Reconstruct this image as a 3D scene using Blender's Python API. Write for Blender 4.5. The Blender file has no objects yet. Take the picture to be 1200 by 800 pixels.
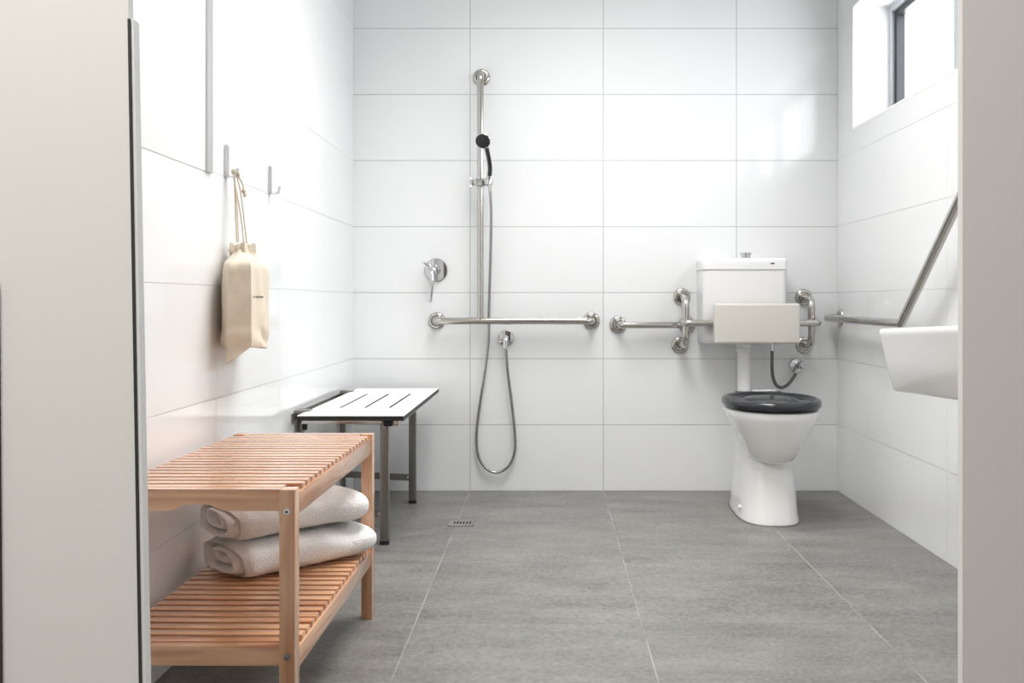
import bpy, bmesh, math, random
from mathutils import Vector, Matrix, noise
random.seed(7)
PI = math.pi
C = bpy.context.scene.collection
F = 1122.0; VX, VY = 643.0, 354.0; EYE = 0.857
YB = 4.35; XL = -0.888; XR = 1.312; ZC = 2.75; YF = 1.04

def P(x, y, Y):
    return Vector(((x - VX) * Y / F, Y, EYE - (y - VY) * Y / F))

# ------------------------------------------------------------------ materials
def newmat(name):
    m = bpy.data.materials.new(name); m.use_nodes = True
    nt = m.node_tree
    return m, nt, nt.nodes['Principled BSDF']

def rgb(r, g, b):
    f = lambda c: ((c/255+0.055)/1.055)**2.4 if c/255 > 0.04045 else c/255/12.92
    return (f(r), f(g), f(b), 1)

def plain(name, col, rough=0.5, metal=0.0, spec=0.5, coat=0.0):
    m, nt, b = newmat(name)
    b.inputs['Base Color'].default_value = col
    b.inputs['Roughness'].default_value = rough
    b.inputs['Metallic'].default_value = metal
    b.inputs['Specular IOR Level'].default_value = spec
    b.inputs['Coat Weight'].default_value = coat
    return m

class N:
    """tiny node builder"""
    def __init__(s, nt): s.nt = nt
    def n(s, t, **k):
        o = s.nt.nodes.new(t)
        for a, v in k.items(): setattr(o, a, v)
        return o
    def lk(s, a, b): s.nt.links.new(a, b)
    def m(s, op, a, b=None, c=None):
        o = s.n('ShaderNodeMath', operation=op)
        for i, v in enumerate((a, b, c)):
            if v is None: continue
            if isinstance(v, (int, float)): o.inputs[i].default_value = v
            else: s.lk(v, o.inputs[i])
        return o.outputs[0]
    def mix(s, f, a, b):
        o = s.n('ShaderNodeMix', data_type='RGBA')
        for i, v in ((0, f), (6, a), (7, b)):
            if isinstance(v, (int, float, tuple)): o.inputs[i].default_value = v
            else: s.lk(v, o.inputs[i])
        return o.outputs[2]
    def line(s, c, off, size, w, soft=0.0012):
        """1 on a joint of width w repeating every size"""
        t = s.m('DIVIDE', s.m('SUBTRACT', c, off), size)
        t = s.m('ABSOLUTE', s.m('SUBTRACT', s.m('FRACT', s.m('ADD', t, 0.5)), 0.5))
        d = s.m('MULTIPLY', t, size)
        r = s.n('ShaderNodeMapRange'); s.lk(d, r.inputs[0])
        r.inputs[1].default_value = w/2 - soft/2; r.inputs[2].default_value = w/2 + soft/2
        r.inputs[3].default_value = 1; r.inputs[4].default_value = 0
        return r.outputs[0]
    def cell(s, c, off, size):
        return s.m('FLOOR', s.m('DIVIDE', s.m('SUBTRACT', c, off), size))

def wall_tile(name, axis, off, size, gc=0.45, gw=0.0036):
    m, nt, b = newmat(name); q = N(nt)
    tc = q.n('ShaderNodeTexCoord'); sp = q.n('ShaderNodeSeparateXYZ'); q.lk(tc.outputs['Object'], sp.inputs[0])
    c = sp.outputs[axis]; z = sp.outputs[2]
    lv = q.line(c, off, size, gw); lh = q.line(z, 0.0, 0.3, gw)
    g = q.m('MAXIMUM', lv, lh)
    col = q.mix(g, (0.77, 0.78, 0.79, 1), (gc, gc, gc, 1))
    q.lk(col, b.inputs['Base Color'])
    q.lk(q.m('ADD', q.m('MULTIPLY', g, 0.5), 0.09), b.inputs['Roughness'])
    bp = q.n('ShaderNodeBump'); bp.inputs['Strength'].default_value = 0.35; bp.inputs['Distance'].default_value = 0.002
    # joints are recessed, and each big tile is very slightly wavy
    ns = q.n('ShaderNodeTexNoise'); ns.inputs['Scale'].default_value = 3.0; q.lk(tc.outputs['Object'], ns.inputs['Vector'])
    h = q.m('SUBTRACT', q.m('MULTIPLY', ns.outputs[0], 0.25), g)
    q.lk(h, bp.inputs['Height']); q.lk(bp.outputs[0], b.inputs['Normal'])
    return m

def floor_tile():
    m, nt, b = newmat('grey_stone_floor_tile'); q = N(nt)
    tc = q.n('ShaderNodeTexCoord'); sp = q.n('ShaderNodeSeparateXYZ'); q.lk(tc.outputs['Object'], sp.inputs[0])
    x, y = sp.outputs[0], sp.outputs[1]
    lx = q.line(x, -0.357, 0.605, 0.0036); ly = q.line(y, 3.745, 0.595, 0.0036)
    # one mitre joint running from the drain towards the bench, part of the fall of the floor
    d = q.m('ABSOLUTE', q.m('MULTIPLY', q.m('SUBTRACT', q.m('SUBTRACT', y, 3.71), q.m('ADD', x, 0.337)), 0.707))
    on = q.m('MULTIPLY', q.m('LESS_THAN', d, 0.002), q.m('MULTIPLY', q.m('LESS_THAN', x, -0.37), q.m('GREATER_THAN', y, 3.16)))
    # per tile tone
    cv = q.n('ShaderNodeCombineXYZ'); q.lk(q.cell(x, -0.357, 0.605), cv.inputs[0]); q.lk(q.cell(y, 3.745, 0.595), cv.inputs[1])
    wn = q.n('ShaderNodeTexWhiteNoise', noise_dimensions='2D'); q.lk(cv.outputs[0], wn.inputs['Vector'])
    ad = q.n('ShaderNodeVectorMath', operation='ADD'); sc = q.n('ShaderNodeVectorMath', operation='SCALE')
    q.lk(wn.outputs['Color'], sc.inputs[0]); sc.inputs['Scale'].default_value = 9.0
    q.lk(tc.outputs['Object'], ad.inputs[0]); q.lk(sc.outputs[0], ad.inputs[1])
    mp = q.n('ShaderNodeMapping'); mp.inputs['Scale'].default_value = (1.0, 3.2, 1); q.lk(ad.outputs[0], mp.inputs['Vector'])
    n1 = q.n('ShaderNodeTexNoise'); n1.inputs['Scale'].default_value = 3.2; n1.inputs['Detail'].default_value = 7; n1.inputs['Roughness'].default_value = 0.66; q.lk(mp.outputs[0], n1.inputs['Vector'])
    n2 = q.n('ShaderNodeTexNoise'); n2.inputs['Scale'].default_value = 80; n2.inputs['Detail'].default_value = 3; n2.inputs['Roughness'].default_value = 0.7; q.lk(ad.outputs[0], n2.inputs['Vector'])
    v = q.m('ADD', q.m('MULTIPLY', q.m('SUBTRACT', n1.outputs[0], 0.5), 0.24), q.m('MULTIPLY', q.m('SUBTRACT', n2.outputs[0], 0.5), 0.22))
    v = q.m('ADD', v, q.m('MULTIPLY', q.m('SUBTRACT', wn.outputs['Value'], 0.5), 0.012))
    v = q.m('MAXIMUM', q.m('ADD', v, FLOOR_ALB), 0.03)
    cc = q.n('ShaderNodeCombineColor'); q.lk(q.m('MULTIPLY', v, 1.03), cc.inputs[0]); q.lk(v, cc.inputs[1]); q.lk(q.m('MULTIPLY', v, 0.935), cc.inputs[2])
    n3 = q.n('ShaderNodeTexNoise'); n3.inputs['Scale'].default_value = 5; q.lk(tc.outputs['Object'], n3.inputs['Vector'])
    vis = q.m('MINIMUM', q.m('MAXIMUM', q.m('MULTIPLY', q.m('SUBTRACT', n3.outputs[0], 0.34), 2.6), 0.12), 0.7)
    c1 = q.mix(q.m('MULTIPLY', ly, 0.65), cc.outputs[0], (0.12, 0.117, 0.112, 1))
    c2 = q.mix(q.m('MULTIPLY', q.m('MAXIMUM', lx, on), vis), c1, (0.37, 0.36, 0.345, 1))
    q.lk(c2, b.inputs['Base Color'])
    q.lk(q.m('ADD', 0.36, q.m('MULTIPLY', n1.outputs[0], 0.16)), b.inputs['Roughness'])
    bp = q.n('ShaderNodeBump'); bp.inputs['Strength'].default_value = 0.12; bp.inputs['Distance'].default_value = 0.002
    q.lk(q.m('SUBTRACT', n2.outputs[0], q.m('MAXIMUM', lx, ly)), bp.inputs['Height']); q.lk(bp.outputs[0], b.inputs['Normal'])
    return m

def wood(name, axis):
    m, nt, b = newmat(name); q = N(nt)
    tc = q.n('ShaderNodeTexCoord'); mp = q.n('ShaderNodeMapping')
    s = [38.0, 38.0, 38.0]; s[axis] = 2.2; mp.inputs['Scale'].default_value = s
    q.lk(tc.outputs['Object'], mp.inputs['Vector'])
    n1 = q.n('ShaderNodeTexNoise'); n1.inputs['Scale'].default_value = 1.0; n1.inputs['Detail'].default_value = 5; n1.inputs['Distortion'].default_value = 0.8
    q.lk(mp.outputs[0], n1.inputs['Vector'])
    sp = q.n('ShaderNodeSeparateXYZ'); q.lk(tc.outputs['Object'], sp.inputs[0])
    cv = q.n('ShaderNodeCombineXYZ')
    q.lk(q.m('FLOOR', q.m('DIVIDE', sp.outputs[1], 0.0363)), cv.inputs[0])
    wn = q.n('ShaderNodeTexWhiteNoise', noise_dimensions='3D'); q.lk(cv.outputs[0], wn.inputs['Vector'])
    r = q.n('ShaderNodeValToRGB'); q.lk(n1.outputs[0], r.inputs[0])
    e = r.color_ramp.elements
    e[0].position = 0.30; e[0].color = WOOD_D; e[1].position = 0.70; e[1].color = WOOD_L
    k = q.m('ADD', 0.92, q.m('MULTIPLY', wn.outputs['Value'], 0.16)) if axis == 0 else 1.0
    hs = q.n('ShaderNodeHueSaturation'); q.lk(r.outputs[0], hs.inputs['Color'])
    if axis == 0: q.lk(k, hs.inputs['Value'])
    q.lk(hs.outputs[0], b.inputs['Base Color'])
    b.inputs['Roughness'].default_value = 0.25; b.inputs['Specular IOR Level'].default_value = 0.7; b.inputs['Coat Weight'].default_value = 1.0; b.inputs['Coat Roughness'].default_value = 0.12
    bp = q.n('ShaderNodeBump'); bp.inputs['Strength'].default_value = 0.03; bp.inputs['Distance'].default_value = 0.0006
    q.lk(n1.outputs[0], bp.inputs['Height']); q.lk(bp.outputs[0], b.inputs['Normal'])
    return m

def cloth(name, col, scale, strength, rough=0.9, sheen=0.3, var=0.06):
    m, nt, b = newmat(name); q = N(nt)
    tc = q.n('ShaderNodeTexCoord')
    n1 = q.n('ShaderNodeTexNoise'); n1.inputs['Scale'].default_value = scale; n1.inputs['Detail'].default_value = 3
    q.lk(tc.outputs['Object'], n1.inputs['Vector'])
    dk = tuple(c*(1-var*3) for c in col[:3]) + (1,)
    q.lk(q.mix(n1.outputs[0], dk, col), b.inputs['Base Color'])
    b.inputs['Roughness'].default_value = rough; b.inputs['Sheen Weight'].default_value = sheen
    b.inputs['Specular IOR Level'].default_value = 0.2
    bp = q.n('ShaderNodeBump'); bp.inputs['Strength'].default_value = strength; bp.inputs['Distance'].default_value = 0.004
    q.lk(n1.outputs[0], bp.inputs['Height']); q.lk(bp.outputs[0], b.inputs['Normal'])
    return m

def brushed(name, col, rough, axis=None):
    m, nt, b = newmat(name); q = N(nt)
    tc = q.n('ShaderNodeTexCoord'); mp = q.n('ShaderNodeMapping')
    mp.inputs['Scale'].default_value = (60, 60, 60); q.lk(tc.outputs['Object'], mp.inputs['Vector'])
    n1 = q.n('ShaderNodeTexNoise'); n1.inputs['Scale'].default_value = 2.0; n1.inputs['Detail'].default_value = 2; q.lk(mp.outputs[0], n1.inputs['Vector'])
    b.inputs['Base Color'].default_value = col; b.inputs['Metallic'].default_value = 1
    q.lk(q.m('ADD', rough - 0.04, q.m('MULTIPLY', n1.outputs[0], 0.08)), b.inputs['Roughness'])
    return m

def painted(name, col, rough=0.55):
    m, nt, b = newmat(name); q = N(nt)
    tc = q.n('ShaderNodeTexCoord')
    n1 = q.n('ShaderNodeTexNoise'); n1.inputs['Scale'].default_value = 180; q.lk(tc.outputs['Object'], n1.inputs['Vector'])
    b.inputs['Base Color'].default_value = col; b.inputs['Roughness'].default_value = rough
    bp = q.n('ShaderNodeBump'); bp.inputs['Strength'].default_value = 0.04; bp.inputs['Distance'].default_value = 0.001
    q.lk(n1.outputs[0], bp.inputs['Height']); q.lk(bp.outputs[0], b.inputs['Normal'])
    return m

FLOOR_ALB = 0.165
WOOD_D = rgb(182, 118, 78); WOOD_L = rgb(234, 186, 144)

M = {}
M['back'] = wall_tile('white_tile_back', 0, -0.357, 0.605)
M['side'] = wall_tile('white_tile_side', 1, 3.75, 0.597, 0.58, 0.003)
M['floor'] = floor_tile()
M['paint'] = painted('white_paint', (0.80, 0.80, 0.79, 1))
M['reveal'] = painted('bright_white_paint', (0.9, 0.9, 0.9, 1))
M['front'] = painted('pale_warm_paint', rgb(232, 230, 226))
M['hall'] = painted('hall_paint', rgb(110, 106, 100))
M['wx'] = wood('oiled_timber_across', 0); M['wy'] = wood('oiled_timber_lengthwise', 1); M['wz'] = wood('oiled_timber_upright', 2)
M['steel'] = brushed('satin_stainless_steel', (0.54, 0.515, 0.485, 1), 0.17)
M['steel_dk'] = brushed('dull_stainless_steel', (0.30, 0.285, 0.26, 1), 0.36)
M['chrome'] = plain('chrome', (0.62, 0.62, 0.63, 1), 0.05, 1.0)
M['ceramic'] = plain('white_ceramic', (0.82, 0.82, 0.81, 1), 0.08, 0, 0.5, 0.4)
M['plastic'] = plain('white_plastic', (0.80, 0.80, 0.80, 1), 0.25)
M['pad'] = plain('off_white_vinyl', (0.62, 0.60, 0.56, 1), 0.38)
M['black'] = plain('black_rubber', (0.012, 0.012, 0.013, 1), 0.5)
M['seatblk'] = plain('charcoal_seat_plastic', (0.020, 0.022, 0.027, 1), 0.14, 0, 0.5)
M['lam'] = plain('white_laminate', (0.84, 0.84, 0.82, 1), 0.35)
M['alu'] = plain('anodised_aluminium', (0.55, 0.55, 0.55, 1), 0.35, 0.6)
M['frame'] = plain('window_frame_grey', (0.62, 0.67, 0.70, 1), 0.4)
M['frame_dk'] = plain('window_sash_black', (0.02, 0.021, 0.024, 1), 0.4)
M['trimgrey'] = plain('pale_grey_strip', (0.82, 0.82, 0.81, 1), 0.4)
M['seal'] = plain('dark_grey_seal', (0.035, 0.035, 0.036, 1), 0.5)
M['plum'] = plain('dark_plum_edge', (0.05, 0.028, 0.032, 1), 0.5)
M['towel'] = cloth('white_terry', (0.90, 0.89, 0.88, 1), 260, 0.9, 0.95, 0.4, 0.05)
M['calico'] = cloth('natural_calico', rgb(216, 203, 184), 420, 0.25, 0.9, 0.15, 0.04)
M['cord'] = cloth('natural_cotton_cord', rgb(216, 200, 178), 500, 0.5, 0.9, 0.1, 0.08)
M['print'] = plain('dark_print', (0.10, 0.09, 0.085, 1), 0.8)
M['grey_print'] = plain('grey_print', (0.08, 0.08, 0.08, 1), 0.6)
M['hose'] = brushed('metal_shower_hose', (0.42, 0.42, 0.42, 1), 0.25)
M['braid'] = brushed('braided_steel_hose', (0.17, 0.165, 0.16, 1), 0.38)
M['sealant'] = plain('grey_sealant', (0.16, 0.15, 0.135, 1), 0.6)
def glass():
    m, nt, b = newmat('clear_glass'); q = N(nt)
    out = nt.nodes['Material Output']; nt.nodes.remove(b)
    t = q.n('ShaderNodeBsdfTransparent'); g = q.n('ShaderNodeBsdfGlossy'); g.inputs['Roughness'].default_value = 0.02
    lw = q.n('ShaderNodeLayerWeight'); fr = q.m('ADD', 0.03, q.m('MULTIPLY', q.m('POWER', lw.outputs['Facing'], 5.0), 0.7))
    mx = q.n('ShaderNodeMixShader'); q.lk(fr, mx.inputs[0]); q.lk(t.outputs[0], mx.inputs[1]); q.lk(g.outputs[0], mx.inputs[2])
    q.lk(mx.outputs[0], out.inputs[0]); return m
M['glass'] = glass()

# ------------------------------------------------------------------ geometry
def bm_box(bm, lo, hi, bev=0.0, seg=2):
    lo, hi = Vector(lo), Vector(hi)
    r = bmesh.ops.create_cube(bm, size=1.0); vs = r['verts']
    for v in vs:
        v.co = Vector(((lo[i]+hi[i])/2 + v.co[i]*(hi[i]-lo[i])) for i in range(3))
    if bev > 0:
        es = list({e for v in vs for e in v.link_edges})
        bmesh.ops.bevel(bm, geom=es, offset=bev, segments=seg, affect='EDGES', profile=0.6)

def frame_of(d, up=None):
    d = d.normalized()
    a = Vector((0, 0, 1)) if abs(d.z) < 0.9 else Vector((1, 0, 0))
    x = d.cross(a).normalized(); return x, d.cross(x).normalized()

def tube(bm, pts, r, seg=14, caps=True, closed=False, round_ends=False):
    pts = [Vector(p) for p in pts]; n = len(pts)
    rr = r if isinstance(r, (list, tuple)) else [r]*n
    rr = list(rr)
    if round_ends:
        a0 = (pts[0]-pts[1]).normalized(); a1 = (pts[-1]-pts[-2]).normalized(); h, t = [], []
        for k in (0, 1, 2):
            a = k/3*PI/2
            h.append((pts[0]+a0*rr[0]*math.cos(a), max(rr[0]*math.sin(a), rr[0]*0.05)))
            t.append((pts[-1]+a1*rr[-1]*math.sin((k+1)/3*PI/2), max(rr[-1]*math.cos((k+1)/3*PI/2), rr[-1]*0.05)))
        pts = [p for p, _ in h] + pts + [p for p, _ in t]
        rr = [q for _, q in h] + rr + [q for _, q in t]; n = len(pts)
    tan = []
    for i in range(n):
        d = pts[min(i+1, n-1)] - pts[max(i-1, 0)]
        tan.append(d.normalized())
    x, _ = frame_of(tan[0]); rings = []
    for i in range(n):
        t = tan[i]; x = (x - t*x.dot(t)).normalized(); y = t.cross(x)
        rings.append([bm.verts.new(pts[i] + (x*math.cos(2*PI*k/seg) + y*math.sin(2*PI*k/seg))*rr[i]) for k in range(seg)])
    for i in range(n-1):
        for k in range(seg):
            bm.faces.new((rings[i][k], rings[i][(k+1) % seg], rings[i+1][(k+1) % seg], rings[i+1][k]))
    if caps:
        bm.faces.new(list(reversed(rings[0]))); bm.faces.new(rings[-1])

def fillet(pts, rad, n=8):
    pts = [Vector(p) for p in pts]; out = [pts[0]]
    for i in range(1, len(pts)-1):
        a, b, c = pts[i-1], pts[i], pts[i+1]
        u, v = (a-b), (c-b); ang = u.angle(v)
        t = min(rad/math.tan(ang/2), u.length*0.49, v.length*0.49); u.normalize(); v.normalize()
        p, q = b+u*t, b+v*t
        for k in range(n+1):
            s = k/n; out.append(p*(1-s)**2 + b*2*s*(1-s) + q*s*s)
    out.append(pts[-1]); return out

def smooth_path(pts, n=10):
    """Catmull-Rom"""
    p = [Vector(q) for q in pts]; p = [p[0]*2-p[1]] + p + [p[-1]*2-p[-2]]; out = []
    for i in range(1, len(p)-2):
        for k in range(n):
            t = k/n
            out.append(0.5*((2*p[i]) + (p[i+1]-p[i-1])*t + (2*p[i-1]-5*p[i]+4*p[i+1]-p[i+2])*t*t + (3*p[i]-p[i-1]-3*p[i+1]+p[i+2])*t**3))
    out.append(p[-2]); return out

def lathe(bm, prof, org, axis, seg=28):
    """prof: (radius, height along axis)"""
    org = Vector(org); axis = Vector(axis).normalized(); x, y = frame_of(axis); rings = []
    for r, h in prof:
        if r < 1e-6: rings.append([bm.verts.new(org+axis*h)])
        else: rings.append([bm.verts.new(org+axis*h+(x*math.cos(2*PI*k/seg)+y*math.sin(2*PI*k/seg))*r) for k in range(seg)])
    for a, b in zip(rings, rings[1:]):
        for k in range(seg):
            k2 = (k+1) % seg
            if len(a) == 1 and len(b) == 1: continue
            if len(a) == 1: bm.faces.new((a[0], b[k2], b[k]))
            elif len(b) == 1: bm.faces.new((a[k], a[k2], b[0]))
            else: bm.faces.new((a[k], a[k2], b[k2], b[k]))

def loft(bm, rings, cap0=True, cap1=True):
    R = [[bm.verts.new(v) for v in r] for r in rings]; n = len(R[0])
    for a, b in zip(R, R[1:]):
        for k in range(n):
            bm.faces.new((a[k], a[(k+1) % n], b[(k+1) % n], b[k]))
    if cap0: bm.faces.new(list(reversed(R[0])))
    if cap1: bm.faces.new(R[-1])
    return R

def sup(a, yf, yb, z, cx, cy, n=48, e=2.4):
    """egg outline: half width a, front extent to yf, back to yb about cy"""
    out = []
    for k in range(n):
        t = 2*PI*k/n; c, s = math.cos(t), math.sin(t)
        x = a*math.copysign(abs(c)**(2/e), c); s2 = math.copysign(abs(s)**(2/e), s)
        out.append(Vector((cx+x, cy + (s2*(yb-cy) if s2 > 0 else s2*(cy-yf)), z)))
    return out

def finish(name, bm, mat, smooth=True, ang=0.6):
    bmesh.ops.recalc_face_normals(bm, faces=bm.faces)
    me = bpy.data.meshes.new(name); bm.to_mesh(me); bm.free()
    me.materials.append(mat)
    if smooth:
        for p in me.polygons: p.use_smooth = True
        try: me.set_sharp_from_angle(angle=ang)
        except Exception: pass
    return bpy.data.objects.new(name, me)

def root_loc(o):
    l = Vector((0, 0, 0))
    while o is not None: l += o.location; o = o.parent
    return l

def part(name, bm, mat, parent, smooth=True, local=False, label=None):
    """a mesh under its thing; given in world metres unless local"""
    if not local:
        l = root_loc(parent)
        for v in bm.verts: v.co -= l
    o = finish(name, bm, mat, smooth); C.objects.link(o); o.parent = parent
    if label: o['label'] = label
    return o

def thing(name, label, cat, loc, rotz=0, group=None):
    o = bpy.data.objects.new(name, None); C.objects.link(o)
    o.location = loc; o.rotation_euler = (0, 0, rotz); o.empty_display_size = 0.05
    o['label'] = label; o['category'] = cat; o['kind'] = 'thing'
    if group: o['group'] = group
    return o

def single(name, bm, mat, label, cat, smooth=True):
    o = finish(name, bm, mat, smooth); C.objects.link(o)
    o['label'] = label; o['category'] = cat; o['kind'] = 'thing'; return o

def struct(name, bm, mat, parent=None, smooth=False, label=None, cat=None):
    o = finish(name, bm, mat, smooth); C.objects.link(o)
    if parent: o.parent = parent
    else:
        o['kind'] = 'structure'
        if label: o['label'] = label
        if cat: o['category'] = cat
    return o

B = bmesh.new

# ------------------------------------------------------------------ setting
def S(name, lo, hi, mat, label, cat):
    bm = B(); bm_box(bm, lo, hi); return struct(name, bm, mat, None, False, label, cat)

S('floor', (-2.2, -2.2, -0.1), (2.2, YB+0.15, 0), M['floor'], 'grey stone-look tiled floor with thin pale joints', 'floor')
S('ceiling', (-2.2, -2.2, ZC), (2.2, YB+0.15, ZC+0.1), M['paint'], 'plain white ceiling above the bathroom', 'ceiling')
S('wall_back', (XL-0.15, YB, 0), (XR+0.17, YB+0.15, ZC), M['back'], 'white tiled wall behind the shower rail and toilet', 'wall')
S('wall_left', (XL-0.15, YF+0.06, 0), (XL, YB, ZC), M['side'], 'glossy white tiled wall behind the timber bench and hooks', 'wall')
WY0, WY1, WZ0, WZ1 = 1.45, 4.13, 1.608, 2.135
bm = B()
RT = 0.16
bm_box(bm, (XR, YF+0.06, 0), (XR+RT, YB, WZ0)); bm_box(bm, (XR, YF+0.06, WZ1), (XR+RT, YB, ZC))
bm_box(bm, (XR, YF+0.06, WZ0), (XR+RT, WY0, WZ1)); bm_box(bm, (XR, WY1, WZ0), (XR+RT, YB, WZ1))
struct('wall_right', bm, M['side'], None, False, 'white tiled wall with the high window and the washbasin', 'wall')
# high window set in a white reveal
win = bpy.data.objects.new('window_1', None); C.objects.link(win)
win['kind'] = 'structure'; win['label'] = 'high window with slim dark frame in the tiled right wall'; win['category'] = 'window'
bm = B(); t = 0.008
bm_box(bm, (XR-0.001, WY0, WZ0-t), (XR+RT, WY1, WZ0)); bm_box(bm, (XR-0.001, WY1-t, WZ0), (XR+RT, WY1, WZ1))
bm_box(bm, (XR-0.001, WY0, WZ0), (XR+RT, WY0+t, WZ1)); bm_box(bm, (XR-0.001, WY0, WZ1-t), (XR+RT, WY1, WZ1))
struct('window_reveal', bm, M['reveal'], win)
fx0, fx1 = XR+RT-0.005, XR+RT+0.05
def rect_frame(bm, y0, y1, z0, z1, w, x0, x1):
    bm_box(bm, (x0, y0, z0), (x1, y0+w, z1), 0.002); bm_box(bm, (x0, y1-w, z0), (x1, y1, z1), 0.002)
    bm_box(bm, (x0, y0+w, z0), (x1, y1-w, z0+w), 0.002); bm_box(bm, (x0, y0+w, z1-w), (x1, y1-w, z1), 0.002)
ymid = 3.44
bm = B(); rect_frame(bm, WY0, WY1, WZ0, WZ1, 0.035, fx0, fx1); bm_box(bm, (fx0, 2.42, WZ0+0.035), (fx1, 2.48, WZ1-0.035), 0.002); bm_box(bm, (fx0, ymid-0.03, WZ0+0.035), (fx1, ymid+0.03, WZ1-0.035), 0.002)
struct('window_frame', bm, M['frame'], win)
for (a, b_) in ((WY0+0.035, 2.42), (2.48, ymid-0.03), (ymid+0.03, WY1-0.035)):
    bm = B(); rect_frame(bm, a, b_, WZ0+0.035, WZ1-0.035, 0.024, fx0+0.012, fx1-0.006); s = struct('window_sash', bm, M['frame_dk'], win)
    bm = B(); bm_box(bm, (fx0+0.028, a+0.02, WZ0+0.055), (fx0+0.034, b_-0.02, WZ1-0.055)); struct('pane', bm, M['glass'], s)

# thin wall ends either side of the doorway the camera looks through
def slab(name, poly, y0, y1, mat, label, cat):
    bm = B(); loft(bm, [[Vector((x, y0, z)) for x, z in poly], [Vector((x, y1, z)) for x, z in poly]])
    return struct(name, bm, mat, None, False, label, cat)
xe = lambda z: (150.5 + ((VY+(EYE-z)*F/YF) - 10)*0.0171 - VX)*YF/F      # the wall end leans a touch
slab('wall_front_left', [(-1.05, 0), (xe(0), 0), (xe(ZC), ZC), (-1.05, ZC)], YF, YF+0.012, M['front'], 'pale grey wall end left of the doorway', 'wall')
XJ = (1128-VX)*YF/F
slab('wall_front_right', [(XJ, 0), (1.5, 0), (1.5, ZC), (XJ, ZC)], YF, YF+0.012, M['front'], 'pale beige wall end right of the doorway', 'wall')
bm = B(); bm_box(bm, (-0.52, YF, 2.04), (XJ, YF+0.012, ZC)); struct('wall_front_top', bm, M['front'], None, False, 'pale wall above the doorway', 'wall')
# edge strip on the left wall end, up to shoulder height
zt = EYE-(23-VY)*YF/F
eg = thing('edge_strip', 'slim grey edge strip with dark seal on the left wall end', 'edge strip', (xe(0), YF, 0))
e = 0.0001
bm = B(); k = YF/F
def strip(bm, a, b_, y0, y1):
    loft(bm, [[Vector((xe(z)+q, y, z)) for q, y in ((a, y0), (b_, y0), (b_, y1), (a, y1))] for z in (0, zt)])
strip(bm, 0.0004, 3.0*k, YF-0.004, YF+0.014); part('seal', bm, M['seal'], eg, False)  # dark bar stands for the shade in the gap beside the strip
bm = B()
loft(bm, [[Vector((xe(z)+q, y, z)) for q, y in ((3.0*k, YF-0.001), ((6.3+1.4*(zt-z))*k, YF-0.001), ((6.3+1.4*(zt-z))*k, YF+0.013), (3.0*k, YF+0.013))] for z in (0, zt)])
part('strip', bm, M['trimgrey'], eg, False)
# far left dark edge just in frame
bm = B()
xd = lambda y: ((y-350)*3.2/450 - VX)*YF/F
za, zb = EYE-(330-VY)*YF/F, 0.0
yb_ = VY+(EYE)*F/YF
loft(bm, [[Vector((xd(330)-0.03, y, za)) if s else Vector((xd(330), y, za)) for s, y in ((1, YF-0.01), (0, YF-0.01), (0, YF), (1, YF))],
          [Vector((xd(yb_)-0.03, y, 0)) if s else Vector((xd(yb_), y, 0)) for s, y in ((1, YF-0.01), (0, YF-0.01), (0, YF), (1, YF))]])
single('corner_guard', bm, M['plum'], 'dark upright guard strip at the outer side of the left wall end', 'guard strip', False)
# hall the camera stands in
S('wall_hall_left', (-1.7, -1.9, 0), (-1.6, YF+0.06, ZC), M['hall'], 'plain wall of the hall on the left', 'wall')
S('wall_hall_right', (1.6, -1.9, 0), (1.7, YF+0.06, ZC), M['hall'], 'plain wall of the hall on the right', 'wall')
S('wall_hall_back', (-1.7, -2.0, 0), (1.7, -1.9, ZC), M['hall'], 'plain wall of the hall behind the viewer', 'wall')
bm = B(); bm_box(bm, (-1.7, YF+0.012, 0), (-1.04, YF+0.06, ZC)); bm_box(bm, (-1.7, YF, 0), (-1.05, YF+0.012, ZC)); struct('wall_front_far_left', bm, M['hall'], None, False, 'plain hall wall left of the doorway', 'wall')
bm = B(); bm_box(bm, (1.47, YF+0.012, 0), (1.7, YF+0.06, ZC)); bm_box(bm, (1.5, YF, 0), (1.7, YF+0.012, ZC)); struct('wall_front_far_right', bm, M['hall'], None, False, 'plain hall wall right of the doorway', 'wall')
bm = B(); bm_box(bm, (-1.05, YF+0.012, 0), (XL, YF+0.06, ZC)); struct('trim_1', bm, M['hall'], None)
bm = B(); bm_box(bm, (XR, YF+0.012, 0), (1.5, YF+0.06, ZC)); struct('trim_2', bm, M['hall'], None)

# ------------------------------------------------------------------ white panel on the left wall
wp = thing('white_panel', 'plain white panel on the left tiled wall with a metal trim along one edge', 'wall panel', (XL, 2.2, 1.21))
ztop = 2.45
bm = B(); bm_box(bm, (XL+0.0004, 1.7, 1.1955), (XL+0.0016, 2.474, ztop), 0.0003); part('panel', bm, M['lam'], wp)
bm = B(); bm_box(bm, (XL+0.0004, 2.474, 1.1945), (XL+0.007, 2.514, ztop), 0.0015); part('edge_trim', bm, M['alu'], wp, label='grey metal edge trim')

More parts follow.
